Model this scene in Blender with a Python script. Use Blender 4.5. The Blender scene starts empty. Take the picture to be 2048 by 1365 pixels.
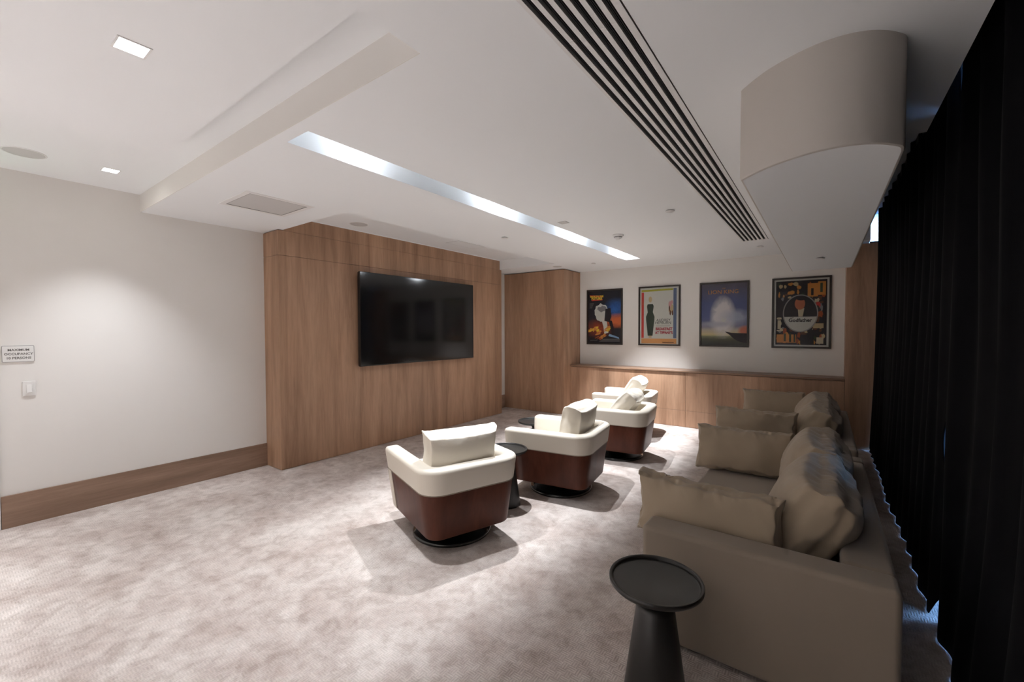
import bpy, bmesh, math, random
from mathutils import Matrix, Vector, noise
R = math.radians
PI = math.pi
C = bpy.context.scene.collection
S = bpy.context.scene

# ------------------------------------------------------------------ camera
cd = bpy.data.cameras.new('camera'); cam = bpy.data.objects.new('camera', cd); C.objects.link(cam)
cd.sensor_width = 36; cd.lens = 852.232/2048*36; cd.clip_start = .03
yaw, pitch, roll = R(36.239), R(-1.476), R(-.141)
F = Vector((-math.sin(yaw)*math.cos(pitch), math.cos(yaw)*math.cos(pitch), math.sin(pitch)))
Rt = Vector((math.cos(yaw), math.sin(yaw), 0)); U = Rt.cross(F)
R2 = Rt*math.cos(roll)+U*math.sin(roll); U2 = -Rt*math.sin(roll)+U*math.cos(roll)
m = Matrix((R2, U2, -F)).transposed().to_4x4(); m.translation = Vector((0, 0, 1.55))
cam.matrix_world = m
S.camera = cam

# ------------------------------------------------------------------ world, exposure
w = bpy.data.worlds.new('sky'); S.world = w; w.use_nodes = True
bg = w.node_tree.nodes['Background']
bg.inputs[0].default_value = (.26, .52, 1.0, 1); bg.inputs[1].default_value = 4.5
S.view_settings.view_transform = 'Standard'; S.view_settings.look = 'None'
S.view_settings.gamma = 1; S.view_settings.use_curve_mapping = False
S.view_settings.exposure = 1.68
S.cycles.diffuse_bounces = 8
WARM = (.95, .98, 1.03)
SLOT_W, DOWN_W, WASH_W, REAR_FILL_W = 112, 22, 40, 262

# ------------------------------------------------------------------ room measures
XL, XR = -5.166, .95          # left wall plane, window plane
YB, YF = -2.9, 7.43           # back wall, far wall
XM = -4.82                    # wood media wall front
YM0, YM1 = 2.262, 6.25
YW = 7.045                    # wainscot front
ZC, ZH, ZP = 2.66, 2.82, 3.0

# ------------------------------------------------------------------ materials
def mat(name, col=(.8, .8, .8), rough=.5, metal=0, spec=.5, coat=0, emit=None, es=0, sheen=0):
    m = bpy.data.materials.new(name); m.use_nodes = True
    p = m.node_tree.nodes['Principled BSDF']
    p.inputs['Base Color'].default_value = (*col, 1); p.inputs['Roughness'].default_value = rough
    p.inputs['Metallic'].default_value = metal; p.inputs['Specular IOR Level'].default_value = spec
    p.inputs['Coat Weight'].default_value = coat; p.inputs['Coat Roughness'].default_value = .08
    p.inputs['Sheen Weight'].default_value = sheen
    if emit: p.inputs['Emission Color'].default_value = (*emit, 1); p.inputs['Emission Strength'].default_value = es
    return m
def N(m, t, **kw):
    n = m.node_tree.nodes.new(t)
    for k, v in kw.items(): setattr(n, k, v)
    return n
def L(m, a, b): m.node_tree.links.new(a, b)
def P(m): return m.node_tree.nodes['Principled BSDF']
def coords(m, scale=(1, 1, 1), src='Object'):
    tc = N(m, 'ShaderNodeTexCoord'); mp = N(m, 'ShaderNodeMapping'); mp.inputs['Scale'].default_value = scale
    L(m, tc.outputs[src], mp.inputs[0]); return mp.outputs[0]
def noise_tex(m, vec, scale, detail=4, rough=.55, dist=0):
    n = N(m, 'ShaderNodeTexNoise'); n.inputs['Scale'].default_value = scale; n.inputs['Detail'].default_value = detail
    n.inputs['Roughness'].default_value = rough; n.inputs['Distortion'].default_value = dist
    L(m, vec, n.inputs['Vector']); return n.outputs[0]
def ramp(m, fac, stops, interp='LINEAR'):
    r = N(m, 'ShaderNodeValToRGB'); r.color_ramp.interpolation = interp
    e = r.color_ramp.elements
    while len(e) < len(stops): e.new(.5)
    for i, (p, c) in enumerate(stops): e[i].position = p; e[i].color = (*c, 1)
    L(m, fac, r.inputs[0]); return r.outputs[0]
def mix(m, fac, a, b, bt='MIX'):
    x = N(m, 'ShaderNodeMix', data_type='RGBA', blend_type=bt)
    for s, v in ((0, fac), (6, a), (7, b)):
        if hasattr(v, 'is_linked'): L(m, v, x.inputs[s])
        else: x.inputs[s].default_value = v if s == 0 else (*v, 1)
    return x.outputs[2]
def bump(m, h, strength=.2, dist=.01):
    b = N(m, 'ShaderNodeBump'); b.inputs['Strength'].default_value = strength; b.inputs['Distance'].default_value = dist
    L(m, h, b.inputs['Height']); L(m, b.outputs[0], P(m).inputs['Normal'])
def math_n(m, op, a, b=None):
    x = N(m, 'ShaderNodeMath', operation=op)
    for i, v in enumerate((a, b)):
        if v is None: continue
        if hasattr(v, 'is_linked'): L(m, v, x.inputs[i])
        else: x.inputs[i].default_value = v
    return x.outputs[0]

def wood(name, dark, mid, light, scale, rough=.45, coat=0, spec=.5):
    m = mat(name, mid, rough, coat=coat, spec=spec)
    v = coords(m, scale)
    n1 = noise_tex(m, v, 1.0, 6, .6, .6)
    v2 = coords(m, tuple(s*7 for s in scale))
    n2 = noise_tex(m, v2, 1.0, 4, .6, .3)
    v3 = coords(m, tuple(s*.35 for s in scale)); n3 = noise_tex(m, v3, 1.0, 2, .5)
    c = ramp(m, n1, [(.25, dark), (.5, mid), (.75, light)])
    c2 = ramp(m, n2, [(.3, (.80, .78, .76)), (.6, (1, 1, 1))])
    c3 = ramp(m, n3, [(.3, (.84, .82, .80)), (.7, (1.1, 1.08, 1.06))])
    c = mix(m, .7, c, c2, 'MULTIPLY'); c = mix(m, .8, c, c3, 'MULTIPLY')
    L(m, c, P(m).inputs['Base Color']); bump(m, n2, .08, .002)
    return m
M = {}
M['oak'] = wood('oak_veneer', (.26, .145, .086), (.42, .255, .163), (.53, .34, .225), (7, 7, .55))
M['oak_h'] = wood('oak_veneer_lengthwise', (.20, .125, .085), (.30, .195, .138), (.39, .265, .195), (7, .7, 9))
M['oak_hx'] = wood('oak_ledge', (.16, .092, .056), (.255, .155, .10), (.33, .21, .14), (.7, 7, 9), .35)
M['walnut'] = wood('walnut_shell', (.060, .017, .009), (.088, .026, .014), (.125, .040, .023), (5, 5, 1.2), .42, .0, .22)
M['dark_gap'] = mat('dark_gap', (.03, .02, .015), .8)

def paint(name, col, rough=.75, b=.05):
    m = mat(name, col, rough, spec=.3); v = coords(m)
    n = noise_tex(m, v, 180, 3); bump(m, n, b, .002)
    return m
M['wall'] = paint('wall_paint', (.74, .72, .69))
M['ceil'] = paint('ceiling_paint', (.84, .865, .883), .85)
M['white'] = mat('white_plastic', (.74, .73, .71), .35)
M['white_metal'] = mat('white_powdercoat', (.78, .78, .78), .45)
M['grille'] = mat('grille', (.58, .575, .57), .6)
M['black'] = mat('black_metal', (.012, .012, .013), .35)
M['slotblack'] = mat('slot_black', (.002, .002, .0025), .6, spec=.1)
M['rail'] = mat('rail_grey', (.03, .03, .03), .5, spec=.2)
M['gloss_black'] = mat('gloss_black', (.006, .006, .006), .08, coat=.6)
M['table'] = mat('satin_black', (.018, .017, .016), .33)
M['screen'] = mat('screen', (.006, .006, .007), .10, spec=.55)
M['bezel'] = mat('bezel', (.01, .01, .01), .3)
M['lens'] = mat('lamp_lens', (1, 1, 1), .4, emit=(1, .97, .92), es=9)
M['chrome'] = mat('steel', (.6, .6, .6), .25, 1)
M['line'] = mat('line_grey', (.25, .24, .23), .6)
M['letter'] = mat('letter_grey', (.13, .12, .11), .6)
M['frame'] = mat('frame_dark', (.022, .014, .010), .35)
M['frame_al'] = mat('window_frame', (.08, .08, .085), .4, .6)

def leather(name, col):
    m = mat(name, col, .42, spec=.4)
    v = coords(m); n = noise_tex(m, v, 55, 5, .6); n2 = N(m, 'ShaderNodeTexVoronoi'); n2.inputs['Scale'].default_value = 420
    L(m, v, n2.inputs['Vector']); h = math_n(m, 'ADD', n, math_n(m, 'MULTIPLY', n2.outputs[0], .3)); bump(m, h, .06, .002)
    return m
M['leather'] = leather('cream_leather', (.70, .645, .555))
def fabric(name, col, col2, sheen=.25, spec=.15):
    m = mat(name, col, .9, spec=spec, sheen=sheen)
    v = coords(m); n = noise_tex(m, v, 260, 4, .7); n2 = noise_tex(m, v, 4, 3)
    c = mix(m, n2, col, col2); L(m, c, P(m).inputs['Base Color'])
    w1 = N(m, 'ShaderNodeTexWave', bands_direction='X'); w1.inputs['Scale'].default_value = 140; L(m, v, w1.inputs['Vector'])
    h = math_n(m, 'ADD', n, math_n(m, 'MULTIPLY', w1.outputs[1], .2)); bump(m, h, .15, .002)
    return m
M['sofa'] = fabric('sofa_fabric', (.27, .222, .178), (.30, .245, .198))
M['cushion'] = fabric('cushion_fabric', (.345, .275, .20), (.385, .31, .23))
M['curtain'] = fabric('curtain_velvet', (.0035, .0035, .0045), (.005, .005, .006), .02, .05)

def carpet():
    m = mat('carpet', (.5, .4, .36), .97, spec=.1, sheen=.1)
    v = coords(m)
    a = noise_tex(m, v, 2.6, 9, .70, .25)
    b = noise_tex(m, v, 9, 6, .70, .4)
    f = noise_tex(m, v, 90, 3, .7)
    c = ramp(m, a, [(.36, (.44, .368, .332)), (.47, (.535, .468, .434)), (.60, (.64, .583, .548))])
    c2 = ramp(m, b, [(.38, (.80, .77, .75)), (.50, (1, 1, 1)), (.64, (1.12, 1.12, 1.12))])
    c3 = ramp(m, f, [(.3, (.88, .87, .86)), (.7, (1.08, 1.08, 1.08))])
    c = mix(m, .85, c, c2, 'MULTIPLY'); c = mix(m, .7, c, c3, 'MULTIPLY')
    # woven tuft relief: short ribs whose direction changes from cell to cell
    ck = N(m, 'ShaderNodeTexChecker'); ck.inputs['Scale'].default_value = 28
    ck.inputs[1].default_value = (0, 0, 0, 1); ck.inputs[2].default_value = (1, 1, 1, 1); L(m, v, ck.inputs['Vector'])
    wx = N(m, 'ShaderNodeTexWave', bands_direction='X'); wy = N(m, 'ShaderNodeTexWave', bands_direction='Y')
    for q in (wx, wy): q.inputs['Scale'].default_value = 26; q.inputs['Distortion'].default_value = .6; L(m, v, q.inputs['Vector'])
    h = mix(m, ck.outputs[1], wx.outputs[0], wy.outputs[0])
    hh = math_n(m, 'ADD', math_n(m, 'MULTIPLY', h, 1.0), math_n(m, 'MULTIPLY', f, .8))
    c4 = ramp(m, h, [(.05, (.86, .85, .84)), (.5, (1, 1, 1)), (.95, (1.1, 1.1, 1.1))])
    c = mix(m, .55, c, c4, 'MULTIPLY')
    L(m, c, P(m).inputs['Base Color']); bump(m, hh, .35, .005)
    return m
M['carpet'] = carpet()
def glass(name, tint, fac):
    m = bpy.data.materials.new(name); m.use_nodes = True; nt = m.node_tree; nt.nodes.remove(P(m))
    o = nt.nodes['Material Output']; t = nt.nodes.new('ShaderNodeBsdfTransparent'); t.inputs[0].default_value = (*tint, 1)
    g = nt.nodes.new('ShaderNodeBsdfGlossy'); g.inputs['Roughness'].default_value = .03
    f = nt.nodes.new('ShaderNodeFresnel'); f.inputs[0].default_value = fac
    x = nt.nodes.new('ShaderNodeMixShader'); L(m, f.outputs[0], x.inputs[0]); L(m, t.outputs[0], x.inputs[1]); L(m, g.outputs[0], x.inputs[2])
    L(m, x.outputs[0], o.inputs[0]); return m
M['glass'] = glass('picture_glass', (.98, .98, .98), 1.2)
M['winglass'] = glass('window_glass', (.9, .95, 1), 1.45)
def flat(name, col): return mat(name, col, .6, spec=.2)

# ------------------------------------------------------------------ geometry helpers
def box(bm, x0, x1, y0, y1, z0, z1, mi=0):
    v = [bm.verts.new(p) for p in ((x0, y0, z0), (x1, y0, z0), (x1, y1, z0), (x0, y1, z0), (x0, y0, z1), (x1, y0, z1), (x1, y1, z1), (x0, y1, z1))]
    for f in ((0, 3, 2, 1), (4, 5, 6, 7), (0, 1, 5, 4), (1, 2, 6, 5), (2, 3, 7, 6), (3, 0, 4, 7)):
        bm.faces.new([v[i] for i in f]).material_index = mi
def obj(name, bm, mats, parent=None, smooth=False, bev=0, seg=2, loc=None, auto=None):
    me = bpy.data.meshes.new(name); bmesh.ops.recalc_face_normals(bm, faces=bm.faces[:]); bm.to_mesh(me); bm.free()
    for q in (mats if isinstance(mats, (list, tuple)) else [mats]): me.materials.append(M[q] if isinstance(q, str) else q)
    o = bpy.data.objects.new(name, me); C.objects.link(o)
    if parent: o.parent = parent
    if loc: o.location = loc
    if bev:
        b = o.modifiers.new('b', 'BEVEL'); b.width = bev; b.segments = seg; b.limit_method = 'ANGLE'; b.angle_limit = R(35)
        b.harden_normals = True; smooth = True
    if smooth:
        for f in me.polygons: f.use_smooth = True
    return o
def bx(name, x0, x1, y0, y1, z0, z1, mt, parent=None, bev=0, seg=2):
    bm = bmesh.new(); box(bm, x0, x1, y0, y1, z0, z1); return obj(name, bm, mt, parent, bev=bev, seg=seg)
def thing(name, label, cat, loc=(0, 0, 0), rz=0, group=None):
    o = bpy.data.objects.new(name, None); C.objects.link(o); o.empty_display_size = .1
    o.location = loc; o.rotation_euler = (0, 0, rz); o['label'] = label; o['category'] = cat
    if group: o['group'] = group
    return o
def tag(o, label, cat, group=None):
    o['label'] = label; o['category'] = cat
    if group: o['group'] = group
    return o
def struct(o, label=None):
    o['kind'] = 'structure'
    if label: o['label'] = label
    return o
def sempty(name, label=None):
    o = bpy.data.objects.new(name, None); C.objects.link(o); return struct(o, label)
def lathe(bm, prof, n=48, mi=0, cx=0, cy=0):
    rings = []
    for r, z in prof:
        if r < 1e-5: rings.append([bm.verts.new((cx, cy, z))])
        else: rings.append([bm.verts.new((cx+r*math.cos(2*PI*k/n), cy+r*math.sin(2*PI*k/n), z)) for k in range(n)])
    for a, b in zip(rings, rings[1:]):
        for k in range(n):
            q = [a[k % len(a)], a[(k+1) % len(a)], b[(k+1) % len(b)], b[k % len(b)]]
            u = []
            for v in q:
                if v not in u: u.append(v)
            if len(u) > 2: bm.faces.new(u).material_index = mi
def copy_tree(o, parent=None):
    c = o.copy(); C.objects.link(c); c.parent = parent
    for ch in list(o.children): copy_tree(ch, c)
    return c
def spot(name, loc, power, angle, blend, parent=None, size=.03, col=WARM, aim=(0, 0, -1)):
    ld = bpy.data.lights.new(name, 'SPOT'); ld.energy = power; ld.spot_size = R(angle); ld.spot_blend = blend
    ld.shadow_soft_size = size; ld.color = col
    o = bpy.data.objects.new(name, ld); C.objects.link(o)
    if parent: o.parent = parent
    o.location = loc; o.rotation_euler = Vector(aim).to_track_quat('-Z', 'Y').to_euler()
    return o

# ------------------------------------------------------------------ floor
bm = bmesh.new(); box(bm, XL-.1, XR+.1, YB-.1, YF+.1, -.12, 0); struct(obj('floor', bm, 'carpet'), 'mottled pinkish beige carpet with a fine woven pattern')

# ------------------------------------------------------------------ ceiling with its recesses
holes = [  # x0,x1,y0,y1,z
    (XL-.1, -1.322, .90, 1.187, ZH), (XL-.1, -3.337, YB, .90, ZH),
    (XM-.002, -3.66, 2.32, 6.205, 2.828),
    (-2.566, -2.332, 1.266, 6.58, 3.0),
    (-.849, -.566, YB+.3, 6.082, 2.80),
    (.45, XR+.1, YB, YF+.1, ZP), (.262, .45, 3.34, 6.95, ZP)]
xs = sorted({XL-.1, XR+.1} | {h[0] for h in holes} | {h[1] for h in holes})
ys = sorted({YB-.1, YF+.1} | {h[2] for h in holes} | {h[3] for h in holes})
bm = bmesh.new()
for x0, x1 in zip(xs, xs[1:]):
    for y0, y1 in zip(ys, ys[1:]):
        cx, cy = (x0+x1)/2, (y0+y1)/2; z = ZC
        for h in holes:
            if h[0] < cx < h[1] and h[2] < cy < h[3]: z = h[4]
        box(bm, x0, x1, y0, y1, z, 3.15)
struct(obj('ceiling', bm, 'ceil'), 'white plasterboard ceiling with raised trays and a long lighting slot')

# ------------------------------------------------------------------ walls
struct(bx('wall_left', XL-.1, XL, YB, YF+.1, 0, 3.1, 'wall'), 'plain off-white left wall')
struct(bx('wall_far', XL, .3, YF, YF+.1, 0, 3.1, 'wall'), 'off-white far wall above the wood wainscot')
struct(bx('wall_back', XL-.1, XR+.1, YB-.1, YB, 0, 3.1, 'wall'))
struct(bx('baseboard_left', XL, XL+.016, .295, YM0, 0, .257, 'oak_h', bev=.002), 'tall oak baseboard along the left wall')
struct(bx('baseboard_alcove', XL, XL+.016, YM1, 6.78, 0, .257, 'oak_h', bev=.002))
d = sempty('door_1'); bx('door_casing', XL, XL+.02, .2, .292, 0, 2.2, 'white', d, .003); bx('door_leaf', XL, XL+.012, -.75, .2, 0, 2.1, 'white', d, .002)

struct(bx('trim_3', XL, -1.322, 1.183, 1.188, ZC+.0005, ZH, 'wall'), 'beige painted end face of the raised ceiling tray')

# media wall: oak panels on a core
mw = sempty('wall_media', 'oak-veneered projecting wall that carries the television')
bx('core', XL, XM-.02, YM0+.012, YM1-.012, 0, 2.825, 'dark_gap', mw)
ysm = (YM0, 3.265, 5.262, YM1)
for a, b in zip(ysm, ysm[1:]):
    bx('panel', XM-.02, XM, a+(.0012 if a != YM0 else 0), b-(.0012 if b != YM1 else 0), 0.004, 2.379, 'oak', mw, .0015)
    hi = 2.652 if a == YM0 else 2.652
    bx('panel', XM-.02, XM, a+(.0012 if a != YM0 else 0), b-(.0012 if b != YM1 else 0), 2.382, hi, 'oak', mw, .0015)
bx('panel', XM-.02, XM, 2.326, 6.2, 2.6535, 2.815, 'oak', mw, .0015)
for z0, z1 in ((.004, 2.379), (2.382, 2.652)):
    bx('panel', XL, XM-.021, YM0, YM0+.012, z0, z1, 'oak', mw, .0015)
    bx('panel', XL, XM-.021, YM1-.012, YM1, z0, z1, 'oak', mw, .0015)

# second oak block in the far left corner
wa = sempty('wall_alcove', 'oak-veneered block in the far left corner beside the posters')
bx('core', XL, -3.83, 6.815, YF, 0, 2.65, 'dark_gap', wa)
bx('panel', XL, -3.8125, 6.797, 6.815, .004, 2.648, 'oak', wa, .0015)
bx('panel', -3.83, -3.81, 6.8155, YF, .004, 2.648, 'oak', wa, .0015)

# wainscot with ledge
tw = sempty('trim_1', 'low oak wainscot with a ledge under the posters')
bx('core', -3.81, .222, YW+.02, YF, 0, .868, 'dark_gap', tw)
xsn = (-3.808, -2.762, -1.762, -.762, .222)
for a, b in zip(xsn, xsn[1:]):
    bx('panel', a+.001, b-.001, YW, YW+.02, .004, .262, 'oak', tw, .0012)
    bx('panel', a+.001, b-.001, YW, YW+.02, .265, .866, 'oak', tw, .0012)
bx('ledge', -3.8085, .222, YW-.022, YF, .873, .900, 'oak_hx', tw, .004)

# right pier
wp = sempty('wall_pier', 'dark oak pier at the far right end beside the curtains')
bx('core', .245, XR, YW+.02, YF+.1, 0, 2.64, 'dark_gap', wp)
bx('panel', .224, XR, YW, YW+.02, .004, 2.64, 'oak', wp, .0015)
bx('panel', .224, .2445, YW+.0205, YF, .004, 2.658, 'oak', wp, .0015)

# window wall behind the curtains
ww = sempty('window_1')
ysw = [YB, -1.5, 0, 1.5, 3.0, 4.5, 6.0, YW]
for y in ysw: bx('mullion', XR-.03, XR+.05, y-.03, y+.03, 0, ZP, 'frame_al', ww, .003)
for z in (0, 2.94): bx('frame', XR-.03, XR+.05, YB, YW, z, z+.06, 'frame_al', ww, .003)
for a, b in zip(ysw, ysw[1:]): bx('pane', XR, XR+.01, a+.03, b-.03, .06, 2.94, 'winglass', ww)
w2 = sempty('window_2')
bx('frame', .45, XR, YW+.02, YW+.06, 2.64, 2.66, 'frame_al', w2); bx('pane', .45, XR, YW+.03, YW+.04, 2.66, ZP, 'winglass', w2)

# ------------------------------------------------------------------ curved bulkhead hanging under the ceiling
def bulkhead_outline():
    pts = [(-.328, 6.14), (-.328, 2.27)]
    prof = [(-.328, 2.262), (-.318, 2.243), (-.24, 2.165), (-.164, 2.112), (-.06, 2.068), (.03, 2.060), (.105, 2.078), (.167, 2.118), (.213, 2.168), (.236, 2.205), (.245, 2.26)]
    out = [pts[0], pts[1]]
    # Catmull-Rom through the rounded end
    Q = [prof[0]]+prof+[prof[-1]]
    for i in range(1, len(Q)-2):
        p0, p1, p2, p3 = [Vector(q) for q in Q[i-1:i+3]]
        for k in range(5):
            t = k/5
            out.append(tuple(.5*((2*p1)+(p2-p0)*t+(2*p0-5*p1+4*p2-p3)*t*t+(3*p1-p0-3*p2+p3)*t**3)))
    out += [(.245, 2.26), (.245, 6.02)]
    for k in range(1, 7):
        a = k/6*PI/2; out.append((.205+.04*math.cos(a), 6.10+.04*math.sin(a)))
    return out
bm = bmesh.new(); ol = bulkhead_outline(); zb = 2.245; r = .012
lv = []
for z, ins in ((ZC+.01, 0), (zb+r, 0), (zb+r*.3, r*.3), (zb, r)):
    cxm = sum(p[0] for p in ol)/len(ol)
    ring = []
    for i, p in enumerate(ol):
        a = Vector(ol[i-1]); b = Vector(ol[(i+1) % len(ol)]); t = (b-a).normalized(); n = Vector((t.y, -t.x))
        q = Vector(p)+n*(ins if (Vector(p)+n*.01 - Vector((-.04, 4))).length < (Vector(p)-n*.01-Vector((-.04, 4))).length else -ins)
        ring.append(bm.verts.new((q.x, q.y, z)))
    lv.append(ring)
for a, b in zip(lv, lv[1:]):
    for i in range(len(a)): bm.faces.new((a[i], a[(i+1) % len(a)], b[(i+1) % len(a)], b[i]))
bm.faces.new(lv[-1])
M['beige'] = paint('beige_paint_shaded', (.50, .47, .44))  # sides toned darker than the wall paint to stand in for shade
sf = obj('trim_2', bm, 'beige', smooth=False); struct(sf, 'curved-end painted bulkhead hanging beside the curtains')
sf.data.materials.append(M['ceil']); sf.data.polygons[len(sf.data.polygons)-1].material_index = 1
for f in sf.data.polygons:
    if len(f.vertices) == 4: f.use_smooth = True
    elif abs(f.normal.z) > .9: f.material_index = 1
md = sf.modifiers.new('e', 'EDGE_SPLIT'); md.split_angle = R(40)

# ------------------------------------------------------------------ linear air diffuser
ad = thing('air_diffuser', 'long linear air diffuser with six black slots set in the ceiling', 'air vent', (-.707, 1.7, ZC))
ya, yb = YB+.3-1.7, 6.082-1.7
bm = bmesh.new()
box(bm, -.142, -.1265, ya, yb, -.004, .02); box(bm, .1125, .137, ya, yb, -.004, .02); box(bm, -.1265, .1125, yb-.016, yb, -.004, .02); box(bm, -.1265, .1125, ya, ya+.016, -.004, .02)
obj('frame', bm, 'white_metal', ad)
bx('shadow_gap', .1385, .1405, ya, yb, -.001, .02, 'dark_gap', ad)
slot0, pitch_ = -.1265, .0431
for i in range(6):
    x0 = slot0+i*pitch_
    if i < 5:
        for a, b in ((ya+.016, -.2205), (-.2195, yb-.016)):
            bx('slat', x0+.0245, x0+pitch_, a, b, -.004, .02, 'white_metal', ad)
    bm = bmesh.new(); box(bm, x0, x0+.0245, ya+.016, yb-.016, .014, .018)
    obj('slot', bm, 'slotblack', ad)
    for q in (.008, .0135):
        bx('blade', x0+q, x0+q+.0014, ya+.016, yb-.016, .001, .014, 'rail', ad)

# ------------------------------------------------------------------ ceiling fittings
def downlight(x, y, z, label, s=.05, rz=0, watts=DOWN_W, angle=88, aim=(0, 0, -1), blend=1.0):
    t = thing('ceiling_downlight', label, 'downlight', (x, y, z), rz)
    bm = bmesh.new(); g = s+.008
    box(bm, -g, g, -g, -s, -.003, .01); box(bm, -g, g, s, g, -.003, .01); box(bm, -g, -s, -s, s, -.003, .01); box(bm, s, g, -s, s, -.003, .01)
    obj('trim_ring', bm, 'white_metal', t)
    bx('lens', -s, s, -s, s, -.001, .002, 'lens', t)
    if watts: spot('lamp', (0, 0, -.012), watts, angle, blend, t, .035, aim=aim)
    return t
downlight(-2.2, .49, ZC, 'square glowing downlight at the upper left, in the lower ceiling', .045, watts=DOWN_W)
downlight(-4.565, .87, ZH, 'square glowing downlight near the left wall in the raised tray', .045, watts=WASH_W, angle=84, blend=.9)
for x, y, lb in ((-3.9, -1.5, 'in the raised tray behind the door'), (-2.2, -1.7, 'added as unseen fill in the middle of the rear ceiling'), (-1.1, -1.9, 'added as unseen fill at the right of the rear ceiling')):
    downlight(x, y, ZH if x < -3.34 else ZC, 'square downlight '+lb, .045, watts=REAR_FILL_W, angle=84)  # first inferred from the table's shadow, other two added; all boosted for ceiling bounce
# slot lamps
for i, y in enumerate((1.72, 3.25, 4.77, 6.25)):
    lab = ['nearest', 'second nearest', 'third nearest', 'farthest'][i]
    t = thing('slot_spotlight', f'{lab} of the four spotlights recessed in the long ceiling slot', 'spotlight', (-2.425, y, 3.0), 0, 'spotlights in the ceiling slot')
    bm = bmesh.new(); lathe(bm, [(0, .06), (.035, .06), (.035, -.06), (.03, -.06), (.028, -.05), (0, -.05)], 24); obj('housing', bm, 'white_metal', t, True)
    bm = bmesh.new(); lathe(bm, [(0, -.051), (.027, -.051)], 24); obj('lens', bm, 'lens', t)
    spot('lamp', (0, 0, -.075), SLOT_W*(.6, 1.15, 1.0, 2.4)[i], (74, 80, 88, 76)[i], .9, t, .03, aim=(.06, 0, -1))

def disc(name, x, y, z, r, th, mt, label, cat, group=None, mat2=None, n=40):
    t = thing(name, label, cat, (x, y, z), 0, group)
    bm = bmesh.new(); lathe(bm, [(0, .005), (r, .005), (r, -th*.6), (r-.004, -th), (r-.009, -th)], n); obj('rim', bm, 'white_metal', t, True)
    bm = bmesh.new(); lathe(bm, [(r-.009, -th*.8), (0, -th*.9)], n); obj('grille', bm, mt, t)
    return t
disc('ceiling_speaker', -4.6, .422, ZH, .112, .004, 'grille', 'round white ceiling speaker at the far left edge, above the left wall', 'speaker')
disc('ceiling_speaker', -4.53, 3.075, 2.828, .108, .004, 'grille', 'round white ceiling speaker in the recess above the television', 'speaker')
disc('ceiling_speaker', -3.78, 6.5, ZC, .085, .004, 'grille', 'small round ceiling speaker above the corner oak block', 'speaker')
for (x, y, z), lab in (((-3.10, 4.09, ZC), 'round sprinkler cap in front of the television wall'), ((-1.173, 4.09, ZC), 'round sprinkler cap between the lighting slot and the air diffuser'),
                       ((-3.12, 6.56, ZC), 'round sprinkler cap near the far wall left of the lighting slot'), ((-.708, 6.57, ZC), 'round sprinkler cap just beyond the end of the air diffuser'),
                       ((-.046, 5.12, zb), 'round sprinkler cap under the curved bulkhead')):
    t = thing('sprinkler_cap', lab, 'sprinkler', (x, y, z), 0, 'sprinkler caps')
    bm = bmesh.new(); lathe(bm, [(.03, .004), (.03, -.004), (.034, -.004)], 28); obj('shadow_ring', bm, 'line', t)
    bm = bmesh.new(); lathe(bm, [(0, -.006), (.04, -.006), (.042, -.009), (.040, -.012), (0, -.0125)], 28); obj('cap', bm, 'white_metal', t, True)
# smoke detector
t = thing('smoke_detector', 'white round smoke detector on the ceiling near the lighting slot', 'smoke detector', (-1.96, 4.775, ZC))
bm = bmesh.new(); lathe(bm, [(0, 0), (.062, 0), (.066, -.006), (.064, -.016), (.052, -.022), (.05, -.024), (0, -.024)], 40); sb = obj('base', bm, 'white_metal', t, True)
bm = bmesh.new()
for k in range(16):
    a = k/16*2*PI
    m4 = Matrix.Rotation(a, 4, 'Z'); tmp = bmesh.new(); box(tmp, .038, .046, -.003, .003, -.036, -.022); tmp.transform(m4)
    me = bpy.data.meshes.new('x'); tmp.to_mesh(me); bm.from_mesh(me); bpy.data.meshes.remove(me); tmp.free()
vf = obj('vent_fins', bm, 'line', sb); vf['kind'] = 'stuff'
bm = bmesh.new(); lathe(bm, [(.047, -.034), (.045, -.040), (.026, -.046), (.022, -.056), (0, -.058)], 32); obj('dome', bm, 'white_metal', sb, True)
# square plate
t = thing('ceiling_plate', 'small square grey cover plate beside the lighting slot', 'cover plate', (-2.185, 3.885, ZC))
bx('plate', -.045, .045, -.045, .045, -.006, .002, 'grille', t, .002)
# return air grille
t = thing('air_grille', 'square perforated return air grille left of the television wall', 'air vent', (-3.985, 1.783, ZC))
bm = bmesh.new(); a, b = .28, .235
box(bm, -a, a, -a, -b, -.004, .004); box(bm, -a, a, b, a, -.004, .004); box(bm, -a, -b, -b, b, -.004, .004); box(bm, b, a, -b, b, -.004, .004); obj('frame', bm, 'white_metal', t, bev=.002)
bx('perforated_face', -b, b, -b, b, -.001, .003, 'grille', t)
bm = bmesh.new()
for s in (-1, 1):
    box(bm, -b, b, s*b-.0015, s*b+.0015, -.0045, 0); box(bm, s*b-.0015, s*b+.0015, -b, b, -.0045, 0)
obj('shadow_line', bm, 'line', t)
# access panel in recess
t = thing('access_panel', 'flush rectangular access panel in the recess above the television', 'panel', (-4.35, 4.78, 2.828))
bm = bmesh.new(); a, b, c = .13, .30, .003
box(bm, -a, a, -b, -b+c, -.001, .002); box(bm, -a, a, b-c, b, -.001, .002); box(bm, -a, -a+c, -b, b, -.001, .002); box(bm, a-c, a, -b, b, -.001, .002); obj('joint', bm, 'line', t)
bx('panel_face', -a+c, a-c, -b+c, b-c, -.001, .003, 'ceil', t)

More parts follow.
